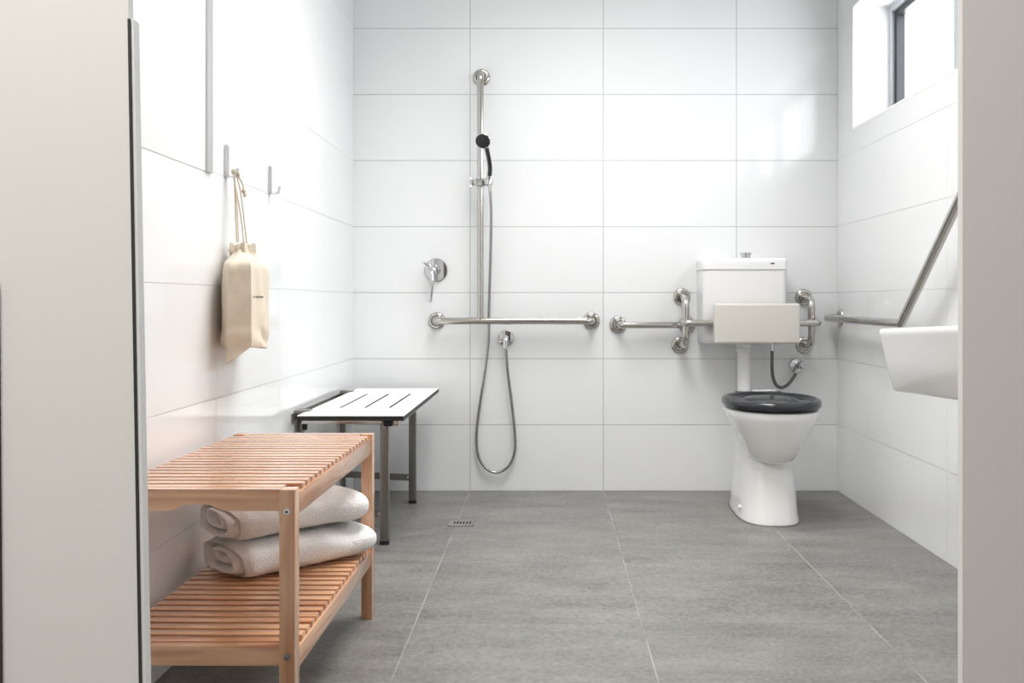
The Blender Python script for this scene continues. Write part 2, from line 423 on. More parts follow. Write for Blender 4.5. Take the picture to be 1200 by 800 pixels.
# ------------------------------------------------------------------ coat hooks
def hook(Y, label):
    h = thing('coat_hook', label, 'hook', (XL, Y, 1.2), 0, 'coat hooks on the left wall')
    bm = B(); bm_box(bm, (XL, Y-0.011, 1.2), (XL+0.007, Y+0.011, 1.288), 0.0012); part('back_plate', bm, M['chrome'], h)
    bm = B(); R = []
    prof = [(0.002, 1.204), (0.012, 1.2015), (0.022, 1.2015), (0.029, 1.205), (0.032, 1.212), (0.033, 1.224)]
    for i, (dx, z) in enumerate(prof):
        a = prof[max(i-1, 0)]; b_ = prof[min(i+1, len(prof)-1)]
        d = Vector((b_[0]-a[0], 0, b_[1]-a[1])).normalized(); nrm = Vector((-d.z, 0, d.x))*0.0022
        c = Vector((XL+dx, Y, z)); w = Vector((0, 0.008, 0))
        R.append([c+nrm-w, c+nrm+w, c-nrm+w, c-nrm-w])
    loft(bm, R); part('prong', bm, M['chrome'], h)
hook(2.63, 'small chrome wall hook holding the calico bag')
hook(3.04, 'small chrome wall hook with nothing on it')

# ------------------------------------------------------------------ calico drawstring bag
bag = thing('drawstring_bag', 'cream calico drawstring bag hanging by its cords from a chrome hook', 'bag', (-0.84, 2.62, 0.71))
corners = [Vector((-0.872, 2.545)), Vector((-0.838, 2.497)), Vector((-0.772, 2.488)), Vector((-0.797, 2.735)), Vector((-0.874, 2.745))]
botz = [0.742, 0.700, 0.742, 0.728, 0.735]
cen = Vector((-0.842, 2.63)); topz = 1.0
nE = 14; NN = nE*5
def outline(i):
    a = i//nE; f = (i % nE)/nE
    return corners[a].lerp(corners[(a+1) % 5], f), botz[a]*(1-f)+botz[(a+1) % 5]*f, f
bm = B(); rings = []
NV = 44
for j in range(NV+1):
    t = j/NV; ring = []
    for i in range(NN):
        p, bz, f = outline(i)
        s = t**0.62 if t > 0 else 0
        w = 0.30 + 0.62*min(1, (1-(1-min(t/0.22, 1))**2.2)) + 0.08*t
        fat = cen + (p-cen)*w
        # soften corners a little towards the top
        ang = math.atan2(p.y-cen.y, p.x-cen.x)
        rd = cen + Vector((math.cos(ang)*0.035, math.sin(ang)*0.035))*1.0
        mixr = max(0, 1-t/0.14)
        q = fat.lerp(rd, mixr*0.9)
        z = topz + (bz-topz)*t
        # gathers near the neck, folds lower down
        g = math.sin(ang*13+1.3)*0.005*max(0, 1-t/0.14) + math.sin(ang*7)*0.003*max(0, 1-t/0.5)
        nz = noise.noise(Vector((p.x*14, p.y*14, z*9)))*0.010*min(1, t*3) + noise.noise(Vector((p.x*40, p.y*34, z*22+3)))*0.0035
        fold = 0.0
        if z < 0.80: fold = 0.007*math.sin((z-0.70)*75 + p.y*26)*min(1, (0.80-z)/0.05)
        d = (p-cen).normalized()
        q = q + d*(g+nz+fold)
        q.x = max(q.x, XL+0.004)
        ring.append(Vector((q.x, q.y, z)))
    rings.append(ring)
# rounded, slightly tucked bottom
last = rings[-1]
for kk, (sc_, dz) in enumerate(((0.92, -0.003), (0.6, 0.006), (0.15, 0.012))):
    rings.append([Vector((cen.x+(v.x-cen.x)*sc_, cen.y+(v.y-cen.y)*sc_, v.z+dz)) for v in last])
loft(bm, rings, False, True)
part('bag_body', bm, M['calico'], bag)
# frilled mouth above the cord channel
bm = B(); rings = []
for j in range(9):
    t = j/8; ring = []
    for i in range(72):
        a = 2*PI*i/72
        r = 0.033 - 0.004*t*t + (0.002+0.004*t)*math.sin(a*11+0.6) + 0.003*math.sin(a*5)
        if j == 0: r = 0.034
        ring.append(Vector((cen.x+r*math.cos(a), cen.y+r*math.sin(a)*1.15, 0.990+0.026*t+0.003*math.sin(a*4)*t)))
    rings.append(ring)
inner = [[Vector((cen.x+(v.x-cen.x)*s, cen.y+(v.y-cen.y)*s, v.z-dz)) for v in rings[-1]] for s, dz in ((0.9, 0.004), (0.55, 0.018), (0.1, 0.022))]
loft(bm, rings+inner, True, True); part('gathered_mouth', bm, M['calico'], bag)
hk = Vector((XL+0.02, 2.63, 1.2065))
bm = B()
tube(bm, smooth_path([(-0.850, 2.610, 1.02), (-0.856, 2.618, 1.10), (-0.861, 2.625, 1.18), hk+Vector((0.003, -0.004, 0.004)), hk+Vector((0, 0.006, 0.003)), (-0.858, 2.634, 1.16), (-0.846, 2.637, 1.08), (-0.838, 2.632, 1.02)]), 0.0022, 8)
tube(bm, smooth_path([(-0.842, 2.600, 1.02), (-0.851, 2.615, 1.12), hk+Vector((0.006, 0.0, 0.004)), (-0.851, 2.645, 1.16), (-0.835, 2.648, 1.02)]), 0.0020, 8)
bmesh.ops.create_icosphere(bm, subdivisions=2, radius=0.009, matrix=Matrix.Translation(hk+Vector((0.006, -0.004, 0.008))))
bmesh.ops.create_icosphere(bm, subdivisions=2, radius=0.008, matrix=Matrix.Translation(hk+Vector((0.010, 0.010, 0.003))))
tube(bm, smooth_path([hk+Vector((0.01, 0.012, 0)), (-0.848, 2.652, 1.185), (-0.846, 2.656, 1.165)]), 0.0022, 8)
bmesh.ops.create_icosphere(bm, subdivisions=2, radius=0.0065, matrix=Matrix.Translation(Vector((-0.846, 2.656, 1.165))))
tube(bm, [(-0.846, 2.656, 1.165), (-0.842, 2.660, 1.15)], [0.004, 0.006], 8)
part('drawcord', bm, M['cord'], bag)
# the small printed line of writing (too small to read) on the side that faces the room
bag_body = [o for o in bag.children if o.name.startswith('bag_body')][0]
bm = B()
c2, c3 = corners[2], corners[3]; dirv = (c3-c2).normalized(); nn = Vector((dirv.y, -dirv.x)); nn = nn if nn.x > 0 else -nn
fR = random.Random(3)
zt_ = 0.869; u = 0.030
while u < 0.165:
    w = fR.choice((0.006, 0.008, 0.010))
    if fR.random() < 0.14: u += 0.010
    p0 = c2 + dirv*u + nn*0.0
    h = 0.0045
    # sit each mark on the cloth by taking the nearest body vertex offset
    off = 0.0
    loft(bm, [[Vector((p0.x, p0.y, zt_)) , Vector((p0.x+dirv.x*w, p0.y+dirv.y*w, zt_)), Vector((p0.x+dirv.x*w, p0.y+dirv.y*w, zt_+h)), Vector((p0.x, p0.y, zt_+h))],
              [v + Vector((nn.x, nn.y, 0))*0.0006 for v in (Vector((p0.x, p0.y, zt_)), Vector((p0.x+dirv.x*w, p0.y+dirv.y*w, zt_)), Vector((p0.x+dirv.x*w, p0.y+dirv.y*w, zt_+h)), Vector((p0.x, p0.y, zt_+h)))]])
    u += w + 0.004
from mathutils.bvhtree import BVHTree
bl = Vector(bag.location)
tree = BVHTree.FromPolygons([v.co + bl for v in bag_body.data.vertices], [tuple(p.vertices) for p in bag_body.data.polygons])
for v in bm.verts:
    o = v.co + Vector((nn.x, nn.y, 0))*0.08
    hit = tree.ray_cast(o, -Vector((nn.x, nn.y, 0)))
    if hit[0] is not None: v.co = hit[0] + Vector((nn.x, nn.y, 0))*0.0008
part('print', bm, M['print'], bag_body, False)

# ------------------------------------------------------------------ slatted bench
BX0, BX1, BY0, BY1 = -0.856, -0.480, 1.824, 2.622
bench = thing('slatted_bench', 'oiled timber slatted bench with lower shelf standing against the left wall', 'bench', ((BX0+BX1)/2, (BY0+BY1)/2, 0), math.radians(-0.5))
hw, hl = (BX1-BX0)/2, (BY1-BY0)/2; HT = 0.5; LG = 0.030; LD = 0.034
def bpart(n, bm, m, **k): return part(n, bm, m, bench, local=True, **k)
for sx in (-1, 1):
    for sy in (-1, 1):
        x0, x1 = sorted((sx*hw, sx*(hw-LG))); y0, y1 = sorted((sy*hl, sy*(hl-LD)))
        bm = B(); bm_box(bm, (x0, y0, 0), (x1, y1, HT), 0.0018); lg = bpart('leg', bm, M['wz'])
        for z, mm in ((0.458, 'plastic'), (0.182, 'steel_dk')):
            bm = B(); org = ((x0+x1)/2, sy*hl, z)
            lathe(bm, [(0, 0.0012), (0.0022, 0.0012), (0.0028, 0.0022), (0.0062, 0.0016), (0.0066, 0.0)], org, (0, sy, 0), 18)
            sc = part('screw', bm, M[mm], lg, local=True)
            if z > 0.4:
                bm = B(); lathe(bm, [(0, 0.0018), (0.0026, 0.0018), (0.0026, 0.0)], org, (0, sy, 0), 6); part('hex_socket', bm, M['black'], lg, False, local=True)
# end aprons: arched at the top, straight at the shelf
for sy in (-1, 1):
    y0, y1 = sorted((sy*(hl-0.004), sy*(hl-0.024)))
    xs = [-(hw-LG) + (2*(hw-LG))*i/40 for i in range(41)]
    def under(x):
        w = 0.055
        return 0.459 + (0.012*(0.5+0.5*math.cos(PI*max(0, abs(x)-0.016)/(w-0.016))) if abs(x) < w else 0)
    poly = [(x, under(x)) for x in xs] + [(hw-LG, HT-0.0), (-(hw-LG), HT-0.0)]
    bm = B(); loft(bm, [[Vector((x, y0, z)) for x, z in poly], [Vector((x, y1, z)) for x, z in poly]])
    bpart('top_apron', bm, M['wx'])
    bm = B(); bm_box(bm, (-(hw-LG), y0, 0.163), (hw-LG, y1, 0.201), 0.0015); bpart('shelf_apron', bm, M['wx'])
# side rails
for sx in (-1, 1):
    x0, x1 = sorted((sx*(hw-0.001), sx*(hw-0.020)))
    bm = B(); bm_box(bm, (x0, -hl+LD, 0.447), (x1, hl-LD, 0.489), 0.0015); bm_box(bm, (x0+0.004, -hl+LD, 0.489), (x1-0.004, hl-LD, 0.4905)); bpart('side_rail', bm, M['wy'])
    bm = B(); bm_box(bm, (x0, -hl+LD, 0.149), (x1, hl-LD, 0.189), 0.0015); bpart('shelf_rail', bm, M['wy'])
def slats2(z0, z1, name):
    bm = B(); n = 20; a = -hl+0.024; tot = 2*hl-0.048; pitch = tot/n
    for i in range(n):
        y0, y1 = a+i*pitch+0.0056, a+(i+1)*pitch-0.0056
        xw = hw-0.004
        if abs(y0) > hl-LD or abs(y1) > hl-LD: xw = hw-LG-0.001
        bm_box(bm, (-xw, y0, z0), (xw, y1, z1), 0.0015)
    bpart(name, bm, M['wx'])
slats2(0.4895, HT, 'slatted_top'); slats2(0.1895, 0.2015, 'slatted_shelf')

# ------------------------------------------------------------------ folded towels on the shelf
def towel(loc, rot, W, H, L, turns, phase, label, seed, sag=0.0, lean=0.0):
    t = thing('folded_towel', label, 'towel', loc, rot, 'folded white towels on the bench shelf')
    bm = B(); n = 112; NL = 56
    def pt(s, phi, rho=1.0):
        # s: -1 (rolled end, facing the doorway) .. 1 (soft rounded end)
        e = 2.7; c, sn = math.cos(phi), math.sin(phi)
        u = math.copysign(abs(c)**(2/e), c); v = math.copysign(abs(sn)**(2/e), sn)
        k = 1.0
        if s > 0.70: k = max(0.02, math.sqrt(max(0, 1-((s-0.70)/0.30)**2.4)))
        if s < -0.9: k = 1-0.14*((-0.9-s)/0.1)**2
        wmul = 1 + 0.03*math.sin(2.3*s+seed)
        hh = H*(1+0.06*math.sin(1.7*s+seed*2))
        z = H + v*hh*k**0.85*rho
        y = u*W*wmul*(0.45+0.55*k)*rho
        x = s*L
        y += 0.010*noise.noise(Vector((s*2.2, phi*0.8, seed)))
        z += lean*s + sag*max(0, s)**2 + (0.007*noise.noise(Vector((s*3, y*9, seed+4)))) * (0.35 if v < 0 else 1)
        f = noise.noise(Vector((x*130+seed*9, y*130, z*130)))*0.0012
        return Vector((x, y, max(z + f, 0.0006) if lean == 0 else z + f))
    ss = [-1+2*(i/NL) for i in range(NL+1)]
    ss[-1] = 0.9995
    R = [[bm.verts.new(pt(s, 2*PI*k/n)) for k in range(n)] for s in ss]
    for a, b_ in zip(R, R[1:]):
        for k in range(n): bm.faces.new((a[k], a[(k+1) % n], b_[(k+1) % n], b_[k]))
    bm.faces.new(R[-1])
    # rolled end: rings inwards, each layer of the roll bulging, dark seams between
    prev = R[0]; NR = 34
    for j in range(1, NR+1):
        rho = 1-j/NR*0.97
        ring = []
        for k in range(n):
            phi = 2*PI*k/n; p = pt(-1, phi, rho)
            qv = rho*turns - ((phi+phase)/(2*PI) % 1.0); f = qv - math.floor(qv)
            bulge = max(0.0, 1-(2*f-1)**2)**0.5
            edge = min(1, (1-rho)*9)
            wob = 1 + 0.25*noise.noise(Vector((p.y*22, p.z*22, seed)))
            p.x += -0.026*bulge*wob*edge + 0.050*edge*(1-bulge)**1.5 + 0.012*(1-rho)
            ring.append(bm.verts.new(p))
        for k in range(n): bm.faces.new((prev[k], ring[k], ring[(k+1) % n], prev[(k+1) % n]))
        prev = ring
    bm.faces.new(prev)
    o = part('towel_body', bm, M['towel'], t, local=True)
    for p in o.data.polygons: p.use_smooth = True
    return t
towel((-0.640, 2.440, 0.2015), math.radians(44), 0.112, 0.041, 0.185, 1.9, 0.9, 'lower white folded terry towel resting on the bench shelf slats', 1.3)
towel((-0.655, 2.445, 0.2885), math.radians(41), 0.112, 0.041, 0.180, 2.2, 3.3, 'upper white folded terry towel on top of the other towel', 4.7)

# ------------------------------------------------------------------ fold-down shower seat
seat = thing('shower_bench', 'white slotted fold-down shower seat on steel legs by the left wall', 'shower seat', (-0.66, 3.73, 0))
SX0, SX1, SY0, SY1, SZ = -0.845, -0.487, 3.215, 4.245, 0.476
# seat panel with three slots: built from strips between the slots
slots = [-0.754, -0.665, -0.576]; sy0, sy1 = 3.457, 3.99; sw = 0.0055
def seat_layer(z0, z1, ins, mat, name, parent):
    bm = B()
    xs = [SX0+ins]
    for s_ in slots: xs += [s_-sw, s_+sw]
    xs.append(SX1-ins); ys = [SY0+ins, sy0, sy1, SY1-ins]
    V = {}
    def v(i, j, z):
        kk = (i, j, z)
        if kk not in V: V[kk] = bm.verts.new((xs[i], ys[j], z))
        return V[kk]
    cells = [(i, j) for i in range(7) for j in range(3) if not (j == 1 and i % 2 == 1)]
    for i, j in cells:
        bm.faces.new((v(i, j, z1), v(i+1, j, z1), v(i+1, j+1, z1), v(i, j+1, z1)))
        bm.faces.new((v(i, j, z0), v(i, j+1, z0), v(i+1, j+1, z0), v(i+1, j, z0)))
        for (a, b_, ni, nj) in (((i, j), (i+1, j), i, j-1), ((i+1, j), (i+1, j+1), i+1, j), ((i+1, j+1), (i, j+1), i, j+1), ((i, j+1), (i, j), i-1, j)):
            if (ni, nj) not in cells:
                bm.faces.new((v(*a, z0), v(*b_, z0), v(*b_, z1), v(*a, z1)))
    return part(name, bm, mat, parent, False)
pn = seat_layer(SZ-0.002, SZ, 0.0, M['lam'], 'seat_panel', seat)
seat_layer(SZ-0.017, SZ-0.002, 0.0005, M['black'], 'core_edge', pn)
bm = B()
for y in (3.365, 4.09): bm_box(bm, (SX0-0.02, y-0.015, SZ-0.034), (SX1-0.055, y+0.015, SZ-0.017), 0.001)
bm_box(bm, (SX0+0.01, SY0+0.02, SZ-0.030), (SX1-0.075, SY0+0.045, SZ-0.017), 0.001)
bm_box(bm, (SX1-0.052, SY0+0.05, SZ-0.040), (SX1-0.026, SY1-0.06, SZ-0.017), 0.001)
part('under_frame', bm, M['steel'], seat)
bm = B(); bm_box(bm, (-0.560, 3.245, SZ-0.040), (-0.532, 3.285, SZ-0.017), 0.002); part('bumper', bm, M['black'], seat, label='black rubber bumper')
for y in (3.395, 4.09):
    bm = B(); bm_box(bm, (-0.596, y-0.015, 0.012), (-0.566, y+0.015, SZ-0.034), 0.002); lg = part('leg', bm, M['steel_dk'], seat)
    bm = B(); bm_box(bm, (-0.5965, y-0.016, 0.0), (-0.5655, y+0.016, 0.014), 0.002); part('foot', bm, M['black'], lg)
    bm = B(); lathe(bm, [(0, 0.004), (0.006, 0.004), (0.0075, 0.001), (0.0075, 0)], (-0.581, y-0.015, 0.415), (0, -1, 0), 12); part('bolt', bm, M['steel'], lg)
    bm = B(); bm_box(bm, (XL, y-0.012, 0.06), (XL+0.020, y+0.012, SZ+0.004), 0.002); up = part('wall_upright', bm, M['steel_dk'], seat)
    bm = B(); bm_box(bm, (XL+0.018, y-0.016, 0.405), (XL+0.032, y+0.008, 0.428), 0.003); part('stop', bm, M['black'], up)
    bm = B(); loft(bm, [[Vector((XL+0.012, yy, 0.120+dz)) for yy, dz in ((y+0.016, -0.014), (y+0.022, -0.014), (y+0.022, 0.014), (y+0.016, 0.014))], [Vector((-0.572, yy, 0.104+dz)) for yy, dz in ((y+0.016, -0.014), (y+0.022, -0.014), (y+0.022, 0.014), (y+0.016, 0.014))]]); st = part('stretcher', bm, M['steel_dk'], seat, False)
    bm = B(); lathe(bm, [(0, 0.005), (0.006, 0.004), (0.0075, 0)], (-0.60, y+0.003, 0.107), (0, -1, 0), 10); part('bolt', bm, M['chrome'], st)
bm = B(); bm_box(bm, (XL, 3.3, SZ-0.03), (XL+0.006, 4.16, SZ-0.005)); bm_box(bm, (XL, 3.335, SZ-0.03), (SX0+0.01, 3.385, SZ+0.004), 0.002); bm_box(bm, (XL, 4.07, SZ-0.03), (SX0+0.01, 4.11, SZ+0.004), 0.002)
part('hinge', bm, M['steel_dk'], seat)

# ------------------------------------------------------------------ grab rails
FL = [(0.0, 0.008), (0.0205, 0.008), (0.0225, 0.011), (0.026, 0.0125), (0.030, 0.0125), (0.0355, 0.009), (0.0388, 0.004), (0.0392, 0.0)]
def flange(t, c, axis, r=1.0):
    bm = B(); lathe(bm, [(a*r, h) for a, h in FL], c, axis, 32); part('flange', bm, M['steel'], t)
sr = thing('shower_grab_rail', 'T-shaped stainless grab rail with tall riser on the tiled shower wall', 'grab rail', P(563, 376, YB))
YR = YB-0.075; R0 = 0.0155
pl, pr = P(512, 375, YB), P(693, 375, YB); zr = EYE-(376-VY)*YR/F; pl.z = pr.z = zr
bm = B(); tube(bm, fillet([(pl.x, YB-0.005, zr), (pl.x, YR, zr), (pr.x, YR, zr), (pr.x, YB-0.005, zr)], 0.035), R0, 18); part('horizontal_bar', bm, M['steel'], sr)
xt = (563-VX)*YR/F; ztp = EYE-(91-VY)*YB/F
bm = B(); tube(bm, fillet([(xt, YR, zr), (xt, YR, ztp), (xt, YB-0.005, ztp)], 0.035), R0*0.94, 18); part('riser', bm, M['steel'], sr)
for c in ((pl.x, YB, zr), (pr.x, YB, zr), (xt, YB, ztp)): flange(sr, c, (0, -1, 0))
# slider clamp on the riser
zs = EYE-(214-VY)*(YR)/F
sl = thing('shower_slider', 'chrome slider clamp holding the hand shower on the riser', 'shower slider', (xt, YR, zs))
bm = B(); bm_box(bm, (xt-0.024, YR-0.026, zs-0.016), (xt+0.034, YR+0.022, zs+0.016), 0.005, 3); part('clamp_body', bm, M['chrome'], sl)
bm = B(); lathe(bm, [(0, 0), (0.014, 0), (0.014, 0.012), (0.008, 0.020), (0, 0.020)], (xt-0.026, YR, zs), (-1, 0, 0), 20)
tube(bm, [(xt-0.040, YR, zs), (xt-0.046, YR-0.004, zs+0.026)], [0.005, 0.004], 8, round_ends=True); tube(bm, [(xt-0.040, YR, zs), (xt-0.046, YR-0.004, zs-0.026)], [0.005, 0.004], 8, round_ends=True)
part('clamp_knob', bm, M['chrome'], sl)
hx = (572.5-VX)*(YR-0.045)/F; hy = YR-0.045
bm = B(); lathe(bm, [(0.010, -0.016), (0.016, -0.016), (0.0175, 0.0), (0.016, 0.018), (0.0105, 0.018), (0.010, -0.016)], (hx+0.002, hy+0.002, zs), (0.1, 0.12, 1), 20)
bm_box(bm, (xt+0.02, YR-0.034, zs-0.010), (hx+0.008, YR-0.010, zs+0.010), 0.003)
part('handset_cradle', bm, M['chrome'], sl)
# hand shower
hs = thing('hand_shower', 'hand shower with black spray face and looping metal hose', 'hand shower', (hx, hy, zs))
Yh = 4.12
hc = P(566, 165, Yh); ax = Vector((-0.12, -0.92, -0.36)).normalized()
bm = B(); lathe(bm, [(0, -0.026), (0.014, -0.025), (0.028, -0.016), (0.0335, -0.004), (0.0335, 0.004), (0.031, 0.006)], hc, ax, 32); part('spray_head', bm, M['chrome'], hs)
bm = B(); lathe(bm, [(0.0, 0.0075), (0.026, 0.0075), (0.0315, 0.0055), (0.032, 0.003)], hc, ax, 32); part('spray_face', bm, M['black'], hs, label='black rubber spray face')
bm = B(); base = Vector((hx, hy, zs+0.005))
hp = smooth_path([hc - ax*0.014 + Vector((0.004, 0, -0.01)), P(571, 180, Yh+0.03), P(573.5, 196, Yh+0.08), base], 8)
tube(bm, hp, [0.0125-0.002*math.sin(PI*i/(len(hp)-1)) for i in range(len(hp))], 14); part('handle', bm, M['chrome'], hs)
bm = B(); tube(bm, [p + Vector((0.003, -0.006, 0)) for p in hp[4:-3]], 0.0095, 12); part('grip', bm, M['seatblk'], hs, label='black grip strip')
oc = P(593, 396, YB)
hpts = [P(574, 219, 4.235), P(575.5, 250, 4.25), P(574.5, 310, 4.29), P(573, 360, 4.315), P(572.5, 395, 4.325), P(569, 430, 4.325), P(563, 470, 4.325), P(558.5, 510, 4.325), P(561, 535, 4.325), P(570, 549, 4.325), P(583, 553.5, 4.325), P(596, 546, 4.325), P(603, 530, 4.325), P(603.5, 508, 4.325), P(599.5, 470, 4.322), P(595, 435, 4.315), P(593, 409, 4.302)]
bm = B(); tube(bm, smooth_path(hpts, 10), 0.0064, 12); part('hose', bm, M['hose'], hs)
bm = B(); tube(bm, [P(574, 216, 4.232), P(574.1, 224, 4.236)], [0.009, 0.0075], 14); part('hose_nut', bm, M['chrome'], hs)
# wall outlet elbow
wo = thing('hose_outlet', 'round chrome wall outlet under the horizontal rail feeding the shower hose', 'wall outlet', oc)
bm = B(); lathe(bm, [(0.036, 0.0), (0.036, 0.006), (0.033, 0.011), (0.016, 0.014), (0.012, 0.014)], oc, (0, -1, 0), 32); part('cover_plate', bm, M['chrome'], wo)
bm = B(); tube(bm, fillet([oc+Vector((0, -0.008, 0.002)), oc+Vector((0, -0.046, 0.002)), oc+Vector((0, -0.048, -0.042))], 0.018), 0.0125, 16); part('elbow', bm, M['chrome'], wo)
# mixer tap
mc = P(511, 316.5, YB)
mx = thing('shower_mixer', 'round chrome shower mixer tap with long lever beside the riser', 'mixer tap', mc)
bm = B(); lathe(bm, [(0.053, 0.0), (0.053, 0.005), (0.050, 0.008), (0.026, 0.010), (0.020, 0.010)], mc, (0, -1, 0), 40); part('wall_plate', bm, M['chrome'], mx)
bm = B(); lathe(bm, [(0.023, 0.006), (0.023, 0.045), (0.020, 0.052), (0, 0.054)], mc+Vector((-0.004, 0, 0.0)), (0, -1, 0), 28); part('cartridge_cap', bm, M['chrome'], mx)
bm = B(); a = mc+Vector((-0.006, -0.045, 0.0))
lp = smooth_path([a, a+Vector((-0.004, -0.030, -0.012)), a+Vector((-0.002, -0.042, -0.055)), a+Vector((-0.004, -0.042, -0.10)), a+Vector((-0.010, -0.036, -0.140))], 6)
tube(bm, lp, [0.012-0.006*i/(len(lp)-1) for i in range(len(lp))], 12, round_ends=True)
tube(bm, smooth_path([a, a+Vector((-0.022, -0.02, 0.012)), a+Vector((-0.042, -0.03, 0.032))], 6), 0.0055, 10, round_ends=True)
part('lever', bm, M['chrome'], mx)

# short rail left of the toilet
gr = thing('grab_rail', 'short horizontal stainless grab rail left of the toilet cistern', 'grab rail', P(762, 380, YB))
g0, g1 = P(724, 380.5, YB), P(804, 380.5, YB); YG = YB-0.070
bm = B(); tube(bm, fillet([(g0.x, YB-0.005, g0.z), (g0.x+0.008, YG, g0.z), (g1.x+0.004, YG+0.024, g0.z), (g1.x+0.006, YB-0.005, g0.z)], 0.032), R0*0.93, 18); part('rail_bar', bm, M['steel'], gr)
for g in (g0, g1): flange(gr, (g.x + (0.003 if g is g1 else 0), YB, g0.z), (0, -1, 0), 1.0)
# backrest
YU = 4.185
bk = thing('back_support_rail', 'padded off-white backrest on a steel bar frame across the cistern', 'backrest', P(890, 378, YB))
for (tx, ty, bx_, by_, vx_) in ((799, 347.5, 796.5, 404.5, 803.5), (941.5, 348.5, 942.0, 404.5, 951)):
    a, b_ = P(tx, ty, YB), P(bx_, by_, YB); xv = (vx_-VX)*YU/F
    bm = B(); tube(bm, fillet([(a.x, YB-0.004, a.z), (xv, YU, a.z-0.012), (xv, YU, b_.z+0.012), (b_.x, YB-0.004, b_.z)], 0.045), R0, 18); part('upright_bar', bm, M['steel'], bk)
    for g in (a, b_): flange(bk, (g.x, YB, g.z), (0, -1, 0))
YCB = YU-0.030; zc_ = EYE-(378.5-VY)*YCB/F
xa, xb = (803-VX)*YCB/F, (962-VX)*YCB/F
bm = B(); tube(bm, fillet([(xa-0.004, YCB+0.030, zc_), (xa+0.01, YCB, zc_), (xb-0.012, YCB, zc_), (xb, YCB+0.045, zc_)], 0.02), R0*0.92, 18, round_ends=True); part('cross_bar', bm, M['steel'], bk)
YP = 4.09
bm = B(); a, b_ = P(837.5, 355.5, YP), P(938, 402.5, YP)
bm_box(bm, (a.x, YP, b_.z), (b_.x, YP+0.045, a.z), 0.010, 4); part('pad', bm, M['pad'], bk)

# rail on the right wall with the angled length
XG = XR-0.066
rr_ = thing('angled_grab_rail', 'bent stainless grab rail on the right wall rising behind the basin', 'grab rail', (XR, 3.6, 0.79))
zg = 0.786
A = Vector((XG, XG*F/(1056-VX), zg-0.004)); kY = XG*F/(1130-VX); Bp = Vector((XG, kY, EYE+(354-222)*kY/F))
fy = XR*F/(985.5-VX)
bm = B(); tube(bm, fillet([(XR-0.004, fy, zg+0.004), (XG, fy+0.005, zg), A, Bp+Vector((0, -0.005, 0.005)), (XR-0.004, kY-0.01, Bp.z+0.004)], 0.028), R0, 18); part('rail_bar', bm, M['steel'], rr_)
flange(rr_, (XR, fy, zg+0.004), (-1, 0, 0)); flange(rr_, (XR, kY-0.01, Bp.z+0.004), (-1, 0, 0))
# ------------------------------------------------------------------ toilet pan
CX = 0.872
toi = thing('toilet', 'white ceramic toilet pan with charcoal seat standing on the grey floor', 'toilet', (CX, 3.9, 0))
bm = B()
loft(bm, [sup(0.118, 3.652, 4.20, 0.0, CX, 3.86, e=2.7), sup(0.117, 3.653, 4.20, 0.018, CX, 3.86, e=2.7), sup(0.112, 3.660, 4.20, 0.035, CX, 3.86, e=2.7),
          sup(0.106, 3.672, 4.20, 0.12, CX, 3.86, e=2.7), sup(0.101, 3.688, 4.19, 0.20, CX, 3.88, e=2.6), sup(0.094, 3.70, 4.17, 0.27, CX, 3.90, e=2.5), sup(0.085, 3.74, 4.13, 0.33, CX, 3.92, e=2.4), sup(0.07, 3.80, 4.09, 0.39, CX, 3.94, e=2.3)])
ped = part('pedestal', bm, M['ceramic'], toi)
bm = B()
loft(bm, [sup(0.122, 3.647, 4.203, 0.0, CX, 3.86, e=2.7), sup(0.120, 3.650, 4.201, 0.005, CX, 3.86, e=2.7)]); part('sealant_bead', bm, M['sealant'], ped)
bm = B(); lathe(bm, [(0, 0.010), (0.006, 0.009), (0.009, 0.004), (0.009, 0)], (CX-0.1115, 3.80, 0.045), (-1, -0.25, 0.1), 14); part('screw_cap', bm, M['plastic'], ped)
bm = B(); H = []
for z, a, yf, yb, cy in ((0.236, 0.03, 3.68, 3.80, 3.74), (0.242, 0.062, 3.645, 3.88, 3.75), (0.252, 0.083, 3.624, 3.93, 3.76), (0.268, 0.096, 3.607, 3.96, 3.76), (0.30, 0.111, 3.588, 3.99, 3.765), (0.34, 0.133, 3.568, 4.01, 3.77), (0.38, 0.156, 3.55, 4.03, 3.775), (0.41, 0.171, 3.537, 4.05, 3.78), (0.432, 0.178, 3.53, 4.06, 3.78), (0.441, 0.177, 3.532, 4.06, 3.78), (0.445, 0.171, 3.54, 4.055, 3.78)):
    H.append(sup(a, yf, yb, z, CX, cy, e=2.25))
H.append(sup(0.125, 3.585, 3.98, 0.445, CX, 3.78, e=2.2)); H.append(sup(0.115, 3.60, 3.96, 0.42, CX, 3.78, e=2.2)); H.append(sup(0.05, 3.68, 3.86, 0.30, CX, 3.77, e=2.1))
loft(bm, H); part('bowl', bm, M['ceramic'], toi)
